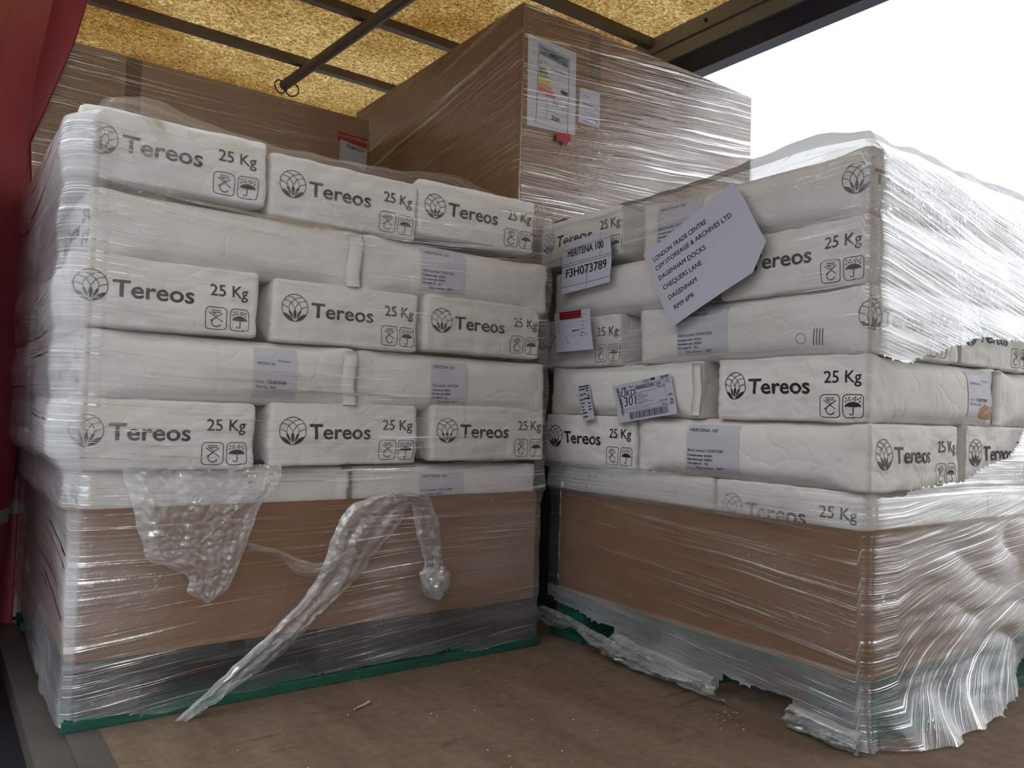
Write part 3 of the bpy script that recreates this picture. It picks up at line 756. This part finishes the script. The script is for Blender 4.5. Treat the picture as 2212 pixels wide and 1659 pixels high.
# ------------------------------------------------------------------ papers on the film and sacks
def sheet(name, pts, fn, label, cat, art=None, mats=None, edge=.012):
    """thin sheet: polygon in face coordinates, laid by fn(a, z, out)"""
    bm = bmesh.new(); A = Art(); A.poly(pts, 0); A.put(bm, lambda a, z: fn(a, z, .0), .02)
    A = Art(); A.poly(pts, 0); A.put(bm, lambda a, z: fn(a, z, .0004), .02)
    for f in bm.faces: f.smooth = True
    if art: art.put(bm, lambda a, z: fn(a, z, .0010), .012)
    o = from_bm(name, bm, mats or [M['office_paper'], M['ink']])
    if label: tag(o, label, cat)
    return o
def onX(base, curl=None):
    def f(a, z, out): return Vector((base - out - .002 * math.sin(a * 30 + z * 25) - (curl(a, z) if curl else 0), a, z))
    return f
fx = onX(X0 - .030)
A = Art()
al = [(-.3409, 1.0712), (-.5149, 1.1426), (-.3501, 1.0454), (-.5886, 1.1462), (-.3646, 1.0184), (-.5123, 1.0797), (-.3806, .9918), (-.5009, 1.0433), (-.3981, .9647), (-.4867, 1.0034), (-.4161, .938), (-.4803, .967)]
neg = lambda p: (-p[0], p[1])    # viewed from the -X side, right is -Y
for i, s in enumerate(('LONDON TRADE CENTRE', 'CSM STOREAGE & ARCHIVES LTD', 'DAGENHAM DOCKS', 'CHEQUERS LANE', 'DAGENHAM', 'RM9 6PR')):
    A.text(s, neg(al[2 * i]), neg(al[2 * i + 1]), h=.0125, bold=.0003)
fxn = lambda f: (lambda a, z, out: f(-a, z, out))
sheet('paper_sheet', [neg(p) for p in [(-.3008, 1.0955), (-.5921, 1.2283), (-.6223, 1.183), (-.6872, 1.0713), (-.6509, 1.0034), (-.4065, .8935)]], fxn(fx), 'large tilted white delivery address sheet on the right stack', 'paper sheet', A)
A = Art(); A.text('MERITENA 100', (-.0095, 1.132), (.1442, 1.1406), h=.021, bold=.0007); A.text('F3H073789', (-.0127, 1.0718), (.1591, 1.0811), h=.025, bold=.0008)
pr = [(.0336, 1.1544), (-.1662, 1.1663), (.0318, 1.1115), (-.1729, 1.1208), (.0315, 1.1038), (-.1731, 1.1148), (.0289, 1.0438), (-.1753, 1.0541), (-.1327, 1.187), (-.13, 1.1199), (-.0816, 1.0877), (-.0712, 1.0301), (-.1047, 1.1844), (-.105, 1.1758)]
for i in range(0, len(pr), 2): A.stroke([neg(pr[i]), neg(pr[i + 1])], .0009)
sheet('paper_sheet', [neg(p) for p in [(.0385, 1.1776), (-.1671, 1.1859), (-.1799, 1.0937), (-.1759, 1.0375), (.032, 1.0243)]], fxn(fx), 'white product sheet with two bold black lines, upper left of the right stack', 'paper sheet', A)
A = Art(); r2 = random.Random(2)
for row in range(7):
    z = .958 - row * .0105
    if row < 6: A.stroke([(-.050, z), (-.050 + r2.uniform(.006, .014), z)], .0009)
    A.stroke([(.060, z - .002), (.060 + r2.uniform(.010, .026), z - .002)], .0009)
A.text('Despatch Note', (.020, .909), (.054, .910), h=.004, bold=.0003); A.stroke([(.062, .902), (.082, .902)], .0013)
for row in range(4):
    z = .896 - row * .007; x = -.048 + row * .008
    while x < .085:
        w = r2.uniform(.006, .016)
        if r2.random() < .6: A.stroke([(x, z), (x + w, z)], .0008)
        x += w + r2.uniform(.008, .02)
po = sheet('document_pouch', [neg(p) for p in [(.0629, .9655), (-.097, .9702), (-.1133, .852), (.0519, .8499)]], fxn(onX(X0 - .031)), 'clear pouch holding a delivery note under a red strip', 'document pouch', A)
A = Art(); A.stroke([(-.035, .9665), (.054, .968), (.0575, .950), (-.034, .9495)], .002, True); A.text('DOCUMENTS ENCLOSED', (-.028, .955), (.050, .957), h=.006)
rl = sheet('red_strip', [neg(p) for p in [(.0374, .9697), (-.0572, .9701), (-.0607, .9477), (.0365, .9475)]], fxn(onX(X0 - .0335)), None, None, A, [M['redtape'], M['ink']]); rl.parent = po; rl['label'] = 'red printed strip'
# courier label and bar code label on the bare sack
Q = [(-.1777, .7463), (-.3928, .7771), (-.4166, .6737), (-.2074, .6432)]
def quv(u, v):
    p = [Q[3][i] * (1 - u) * (1 - v) + Q[2][i] * u * (1 - v) + Q[1][i] * u * v + Q[0][i] * (1 - u) * v for i in (0, 1)]
    return (-p[0], p[1])
A = Art()
for s, a, b, c, d, h in (('1B', .15, .835, .217, .833, .0085), ('B', .292, .858, .314, .861, .006), ('301', .145, .406, .361, .41, .026), ('WED', .533, .91, .642, .908, .008), ('RM9', .844, .912, .955, .916, .0085), ('STD', .895, .802, .964, .804, .006), ('00000022581', .38, .783, .712, .781, .0095), ('2000', .735, .788, .829, .791, .008), ('PALLEX', .755, .713, .889, .718, .007), ('045', .906, .468, .972, .472, .007), ('D', .924, .286, .968, .288, .012), ('045', .791, .267, .852, .278, .006), ('C S M HAULAGE', .381, .565, .586, .564, .004), ('CHEQUERS LANE', .388, .515, .529, .521, .003), ('RM9 6PR', .764, .366, .883, .37, .0045), ('DAGENHAM', .398, .404, .485, .407, .003)):
    A.text(s, quv(a, b), quv(c, d), h=h, bold=.0003 if h > .008 and s != '301' else 0)
vs, fs = text_mesh('UKD'); A.text('UKD', quv(.118, .665), quv(.363, .655), h=.0175, bold=.0002)
def lab_bars(A, q, n, rr, mapf, w=(.25, .75)):
    i = 0.0
    while i < 1:
        a = rr.choice((.006, .011, .017)); b = rr.choice((.006, .009, .015))
        if i + a < 1:
            f = lambda s, t: mapf(*[(q[3][k] * (1 - s) + q[2][k] * s) * (1 - t) + (q[0][k] * (1 - s) + q[1][k] * s) * t for k in (0, 1)])
            A.poly([f(i, 0), f(i + a, 0), f(i + a, 1), f(i, 1)])
        i += a + b
lab_bars(A, [(.228, .224), (.879, .239), (.882, .061), (.237, .045)], 0, random.Random(5), quv)
lab_bars(A, [(.098, .904), (.128, .174), (.085, .168), (.050, .907)], 0, random.Random(6), quv)
A.poly([quv(.665, .995), quv(.743, .995), quv(.735, .935), quv(.661, .936)])
for a, b, c, d in ((.12, .88, .98, .89), (.36, .70, .75, .70), (.37, .25, .37, .85), (.12, .24, .98, .27), (.88, .26, .87, .89), (.28, .88, .28, .97), (.34, .88, .34, .97), (.52, .88, .52, .99), (.82, .89, .83, .99), (.12, .30, .37, .30), (.12, .34, .78, .345)): A.stroke([quv(a, b), quv(c, d)], .0006)
for b in (.62, .66, .47, .43, .30): A.stroke([quv(.40, b), quv(.40 + .25 * r2.random() + .05, b)], .0007)
sheet('courier_label', [quv(0, 1), quv(1, 1), quv(1, 0), quv(0, 0)], fxn(onX(X0 - .0115, lambda a, z: .004 * sm(.70, .65, z))), 'white courier label with bar codes on a sideways sack', 'label', A)
A = Art(); bl = [(-.0286, .7485), (-.0782, .7537), (-.091, .7124), (-.1128, .6536), (-.0659, .6455), (-.0366, .7033)]
def buv(u, v):
    v = 1 - v
    if v < .42: t = v / .42; l0, l1, r0, r1 = bl[0], bl[5], bl[1], bl[2]
    else: t = (v - .42) / .58; l0, l1, r0, r1 = bl[5], bl[4], bl[2], bl[3]
    L = [l0[i] + (l1[i] - l0[i]) * t for i in (0, 1)]; R = [r0[i] + (r1[i] - r0[i]) * t for i in (0, 1)]
    return (-(L[0] + (R[0] - L[0]) * u), L[1] + (R[1] - L[1]) * u)
for u0, u1, v, h in ((.1, .95, .965, .03), (.1, .58, .885, .035), (.64, .9, .90, .04), (.66, .9, .82, .03), (.1, .34, .735, .03), (.38, .62, .745, .03), (.1, .36, .60, .035), (.4, .66, .61, .035), (.68, .92, .60, .04), (.12, .42, .50, .03), (.70, .92, .47, .035), (.1, .32, .40, .03), (.68, .9, .37, .03), (.1, .34, .31, .03), (.66, .9, .29, .035), (.1, .5, .22, .035), (.1, .5, .11, .035)):
    A.poly([buv(u0, v - h / 2), buv(u1, v - h / 2), buv(u1, v + h / 2), buv(u0, v + h / 2)])
for q in range(9): A.stroke([buv(.68, .72 - q * .018), buv(.9, .72 - q * .018)], .0006)
sheet('barcode_label', [neg(p) for p in bl], fxn(onX(X0 - .0115, lambda a, z: .004 * sm(.70, .65, z))), 'narrow white bar code label left of the courier label', 'label', A)

# ------------------------------------------------------------------ cartons behind
TX0, TX1, TY0, TY1, TZ = 1.222, 2.403, .199, 1.438, 1.983
bm = bmesh.new(); box_bm(bm, TX0 + .006, TX1 - .006, TY0 + .006, TY1 - .006, .54, TZ - .004, .004)
tall = tag(from_bm('carton', bm, M['kraft']), 'tall brown carton rising behind the two sack stacks', 'box')
fy = lambda b: (lambda a, z, out: Vector((a, b - out, z)))
lk = lambda p: (1.0525 * p[0] + .0127, 1.0525 * p[1] - .0345)
def lka(art):
    if art: art.v = [lk(p) for p in art.v]
    return art
def lab(name, pts, base, art, mats, text): 
    o = sheet(name, [lk(p) for p in pts], fy(base), None, None, lka(art), mats); o.parent = tall; o['label'] = text; return o
EN = [M['label_paper'], M['ink'], M['grn1'], M['grn2'], M['yel'], M['org'], M['redl'], M['teal']]
A = Art(); A.stroke([(1.217, 1.803), (1.340, 1.790), (1.340, 1.552), (1.213, 1.556)], .0022, True)
A.poly([(1.221, 1.799), (1.336, 1.786), (1.336, 1.758), (1.221, 1.770)], 7)
A.text('ENERG', (1.258, 1.773), (1.306, 1.768), h=.014, mi=0, bold=.0008)
for cx, cz in ((1.315, 1.772), (1.326, 1.771), (1.315, 1.762), (1.326, 1.761)): A.rect(cx - .004, cz - .004, cx + .004, cz + .004, 0)
A.text('H', (1.221, 1.741), (1.228, 1.740), h=.008); A.stroke([(1.222, 1.754), (1.25, 1.751)], .002); A.stroke([(1.27, 1.738), (1.33, 1.732)], .002)
for i, (mi, w) in enumerate(((2, .030), (2, .036), (3, .040), (4, .046), (4, .050), (5, .056), (6, .062), (6, .070))):
    z = 1.734 - i * .0108; A.poly([(1.220, z), (1.220 + w - .006, z - .002), (1.220 + w, z - .0050), (1.220 + w - .006, z - .0098), (1.220, z - .0095)], mi)
A.poly([(1.305, 1.676), (1.313, 1.682), (1.336, 1.680), (1.336, 1.666), (1.313, 1.668)])
A.text('93', (1.276, 1.626), (1.297, 1.624), h=.016); A.text('W', (1.314, 1.618), (1.325, 1.617), h=.008)
A.text('300', (1.272, 1.578), (1.305, 1.574), h=.016, bold=.0004); A.text('L', (1.312, 1.572), (1.318, 1.571), h=.008)
A.stroke([(1.253, 1.648), (1.253, 1.566)], .001); A.stroke([(1.253, 1.648), (1.334, 1.640)], .001); A.stroke([(1.253, 1.604), (1.334, 1.596)], .001); A.stroke([(1.334, 1.64), (1.334, 1.60)], .001)
lab('energy_label', [(1.1741, 1.8193), (1.3681, 1.8179), (1.3718, 1.5515), (1.1793, 1.5383)], TY0 + .0045, A, EN, 'white energy rating sheet with coloured bars')
A = Art()
for z, x0, x1, w in ((1.692, 1.404, 1.43, .002), (1.664, 1.402, 1.468, .0035), (1.640, 1.402, 1.458, .0015), (1.622, 1.402, 1.452, .0015), (1.62, 1.455, 1.47, .006), (1.608, 1.402, 1.455, .0015)): A.stroke([(x0, z), (x1, z - .004)], w)
lab('address_label', [(1.3875, 1.7125), (1.4737, 1.7148), (1.4758, 1.5992), (1.3838, 1.5977)], TY0 + .0045, A, None, 'white address label with small print')
lab('tape_strip', [(1.425, 1.912), (1.4698, 1.912), (1.477, 1.7387), (1.4324, 1.737)], TY0 + .0048, None, [M['kraft_tape']], 'strip of brown parcel tape')
lab('arrow_sticker', [(1.2848, 1.5351), (1.3335, 1.5438), (1.3437, 1.5271), (1.3181, 1.4976), (1.31, 1.5133), (1.2838, 1.5116)], TY0 - .012, None, [M['redtape']], 'small dark red arrow sticker')
A = Art(); A.text('Flamco', (1.388, 1.578), (1.424, 1.576), h=.009); lab('maker_mark', [(1.372, 1.590), (1.380, 1.590), (1.380, 1.572), (1.372, 1.572)], TY0 + .0045, A, [M['redl'], M['ink']], 'small red mark with dark lettering')
lvb = [.54 + i * .008 for i in range(int(1.44 / .008))]
film_shell('stretch_wrap', (TX0, TX1, TY0, TY1), .010, lvb, lambda x, y, z, nx, ny: .003, 'taut stretch film with fine pleats around the tall carton', M['film_box'],
    slant=lambda x, y, z, nx, ny: (.16 * (y - .6) if nx < -.5 else -.10 * (x - 1.7) * (1 if z > 1.5 else .4)), layers=lambda x, y, z, nx, ny: (.8 if nx < -.5 else 1.2 + 3.4 * sm(1.35, 2.0, x) + 1.2 * sm(1.7, 1.3, z)), seed=7, wr=.8)  # layers paint the sky reflection, stronger to the right and lower down
box('carton_base', TX0 + .03, TX1 - .03, TY0 + .03, TY1 - .03, 0, .539, M['black'], tall)['label'] = 'dark base under the carton'  # plain black block where the gap below the carton is dark
low = tag(box('carton', -.030, 1.114, 1.056, 2.05, 0, 1.806, M['kraft_pale'], None, .004), 'wide brown carton behind the left sack stack', 'box')
def lab2(name, pts, base, art, mats, text):
    o = sheet(name, pts, fy(base), None, None, art, mats); o.parent = low; o['label'] = text; return o
lab2('tape_strip', [(.231, 1.800), (.279, 1.800), (.285, 1.2), (.237, 1.2)], 1.0545, None, [M['kraft_tape']], 'strip of brown parcel tape')
lab2('tape_strip', [(.85, 1.800), (.90, 1.800), (.905, 1.2), (.855, 1.2)], 1.0545, None, [M['kraft_tape']], 'strip of brown parcel tape')
lab2('lid_flap', [(.545, 1.803), (1.104, 1.803), (1.104, 1.30), (.548, 1.30)], 1.0530, None, [M['kraft_pale']], 'overlapping cardboard lid panel')
lab2('red_label', [(.9805, 1.7315), (1.104, 1.729), (1.104, 1.6925), (.982, 1.6958)], 1.0515, None, [M['redtape']], 'dark red label band')
A = Art(); A.text('Flamco', (1.02, 1.676), (1.09, 1.672), h=.016, bold=.0006)
lab2('maker_label', [(.992, 1.703), (1.104, 1.684), (1.104, 1.60), (.990, 1.62)], 1.0505, A, None, 'white label with dark lettering')
film_shell('stretch_wrap', (-.030, 1.114, 1.056, 2.05), .008, [.3 + i * .012 for i in range(126)], lambda x, y, z, nx, ny: .008, 'stretch film around the wide carton behind the left stack', M['film_box'],
    layers=lambda x, y, z, nx, ny: 2.0, seed=11, wr=.5)

# ------------------------------------------------------------------ the trailer
def plate(name, x0, x1, y0, y1, z0, z1, m): return struct(box(name, x0, x1, y0, y1, z0, z1, M[m]))
plate('floor', .066, 2.46, -11, 6, -.04, 0, 'deck')
plate('trim_1', .008, .066, -11, 6, -.05, .0008, 'steel')
plate('trim_2', -.052, .008, -11, 6, -.14, -.012, 'steel')
plate('trim_40', -.20, -.052, -11, 6, -.22, -.06, 'black')  # black plate standing in for shaded ground beyond the deck edge
plate('trim_3', 2.46, 2.52, -11, 6, -.14, .0, 'steel')
plate('wall_front', -.05, 2.52, 6, 6.06, -.1, 2.5, 'dark_wall')
plate('ceiling', -.06, 2.40, -11, 6, 2.425, 2.430, 'roof')
plate('ground', -40, 40, -40, 40, -1.32, -1.25, 'ground')
plate('wall_shade_added', -10.4, -10, -24, 24, -1.25, 5.2, 'shade_wall')  # unseen wall, added to cut the light from the left
plate('wall_right_added', 2.47, 2.49, -11, -3.3, -.1, 2.4, 'red_wall')  # unseen curtain section, added to shade the load and reflect in the film
plate('wall_left_added', -.06, -.04, -11, -2.5, -.1, 2.4, 'red_wall')  # likewise added out of view, narrows the light from the left
n = 4
for i in range(24):
    y = 2.03 + .63 * (i - 20); plate(f'trim_{n}', -.04, 2.40, y - .02, y + .02, 2.385, 2.425, 'bar'); n += 1
# right cantrail: aluminium top with a groove and navy lip
bm = bmesh.new(); box_bm(bm, 2.385, 2.48, -11, 6, 2.355, 2.43, .004); box_bm(bm, 2.397, 2.48, -11, 6, 2.345, 2.357); box_bm(bm, 2.39, 2.48, -11, 6, 2.285, 2.346, .004); box_bm(bm, 2.400, 2.470, -11, 6, 2.188, 2.286, .004, 1)
struct(from_bm('trim_28', bm, [M['rail'], M['navy']]))
plate('trim_29', -.10, -.02, -11, 6, 2.36, 2.46, 'rail')
for i in range(3):
    b = bmesh.new(); bmesh.ops.create_cone(b, cap_ends=True, segments=12, radius1=.008, radius2=.007, depth=.01, matrix=Matrix.Translation((2.383, .44 + i * .62, 2.388)) @ Matrix.Rotation(math.pi / 2, 4, 'Y'))
    o = from_bm('bolt', b, M['black']); struct(o); o.name = f'trim_{30 + i}'

def tube(bm, pts, r, seg=12, closed=False):
    n = len(pts); rings = []
    for i, p in enumerate(pts):
        a = Vector(pts[(i - 1) % n] if (i or closed) else p); b = Vector(pts[(i + 1) % n] if (i < n - 1 or closed) else p); t = (b - a).normalized()
        s = t.cross(Vector((0, 0, 1))); s = s.normalized() if s.length > 1e-4 else Vector((1, 0, 0)); q = s.cross(t)
        rings.append([bm.verts.new(Vector(p) + s * r * math.cos(k * math.tau / seg) + q * r * math.sin(k * math.tau / seg)) for k in range(seg)])
    for i in range(n if closed else n - 1):
        for k in range(seg):
            f = bm.faces.new((rings[i][k], rings[(i + 1) % n][k], rings[(i + 1) % n][(k + 1) % seg], rings[i][(k + 1) % seg])); f.smooth = True
    if not closed: bm.faces.new(rings[0][::-1]); bm.faces.new(rings[-1])
bm = bmesh.new(); tube(bm, [(1.42, -1.2, 2.358), (1.262, 1.076, 2.358), (1.190, 2.26, 2.358)], .026, 16)
pole = tag(from_bm('steel_pole', bm, M['bar']), 'dark steel pole slung under the roof crossbars', 'pole')
for i, (dx, a) in enumerate(((-.03, 20), (.035, -25), (.0, 60))):
    b = bmesh.new(); ca, sa = math.cos(math.radians(a)), math.sin(math.radians(a)); R = .034
    tube(b, [(1.192 + dx + R * math.cos(t * math.tau / 24) * ca, 2.24 + R * math.cos(t * math.tau / 24) * sa, 2.338 + R * math.sin(t * math.tau / 24) - (0 if i < 2 else -.02)) for t in range(24)], .0035, 8, True)
    o = from_bm('ring', b, M['black'], pole); o['label'] = 'black wire ring at the pole end'

# red curtain gathered at the left of the opening
CB = [(-.30, -.075), (-.16, -.0732), (.22, -.052), (.48, -.0378), (.74, -.0389), (1.0, -.0457), (1.27, -.0524), (1.446, -.0493), (1.612, -.0341), (1.727, -.0163), (1.827, -.0034), (2.42, .05)]
CD = [(-.30, -.01), (.6, -.004), (.97, -.004), (1.22, -.004), (1.30, -.016), (1.444, -.0265), (1.607, .0235), (1.796, .0779), (1.926, .1043), (2.42, .18)]
bm = bmesh.new(); rows = []
for i in range(70):
    z = -.28 + i * (2.36 + .28) / 69; xb = lerp_tab(CB, z); xd = lerp_tab(CD, z)
    plan = [(xd, 1.024), (xd - .004, 1.028), ((xd + xb) / 2 - .006, 1.026), (xb - .035, 1.01), (xb - .040, .96), (xb - .018, .90), (xb - .004, .862), (xb, .850), (xb - .004, .838), (xb - .022, .80), (xb - .055, .72), (xb - .085, .64), (xb - .10, .56), (xb - .125, .48), (xb - .16, .42), (xb - .15, .36), (xb - .19, .30)]
    cv = bez(plan, 4); w = .006 * math.sin(z * 2.2)
    rows.append([bm.verts.new((x + w * (j / len(cv)), y, z)) for j, (x, y) in enumerate(cv)])
for a, b in zip(rows, rows[1:]):
    for j in range(len(a) - 1): f = bm.faces.new((a[j], a[j + 1], b[j + 1], b[j])); f.smooth = True
cur = from_bm('side_curtain', bm, M['curtain']); tag(cur, 'red lorry side curtain bunched up at the left edge', 'curtain')
sd = cur.modifiers.new('thick', 'SOLIDIFY'); sd.thickness = .002; sd.offset = 0

# ------------------------------------------------------------------ bits on the deck
bm = bmesh.new(); tube(bm, [(.540, -.182, .004), (.556, -.176, .005), (.568, -.172, .0045), (.586, -.162, .006)], .0028, 6)
tag(from_bm('wood_splinter', bm, M['splinter']), 'pale wood splinter lying on the deck in front', 'splinter')
bm = bmesh.new(); rb = random.Random(9)
spots = [(1.215, -.645, .04, 14), (.94, -.089, .03, 3), (.677, -.554, .015, 3), (.9, -.4, .35, 12), (1.3, -.8, .1, 7), (1.0, -.25, .2, 7), (.6, -.35, .3, 5)]
for x, y, s, n in spots:
    for _ in range(n):
        px, py = x + rb.gauss(0, s), y + rb.gauss(0, s); r = rb.uniform(.0009, .0022)
        if px < .1 or (py > -.03 and px < 1.25) or (px > 1.27 and py > -.93): continue
        bmesh.ops.create_icosphere(bm, subdivisions=1, radius=r, matrix=Matrix.Translation((px, py, r * .5)) @ Matrix.Diagonal((rb.uniform(.7, 2), 1, .5, 1)))
tag(from_bm('deck_crumbs', bm, M['white_bits']), 'tiny pale crumbs and chips scattered on the deck', 'debris', kind='stuff')
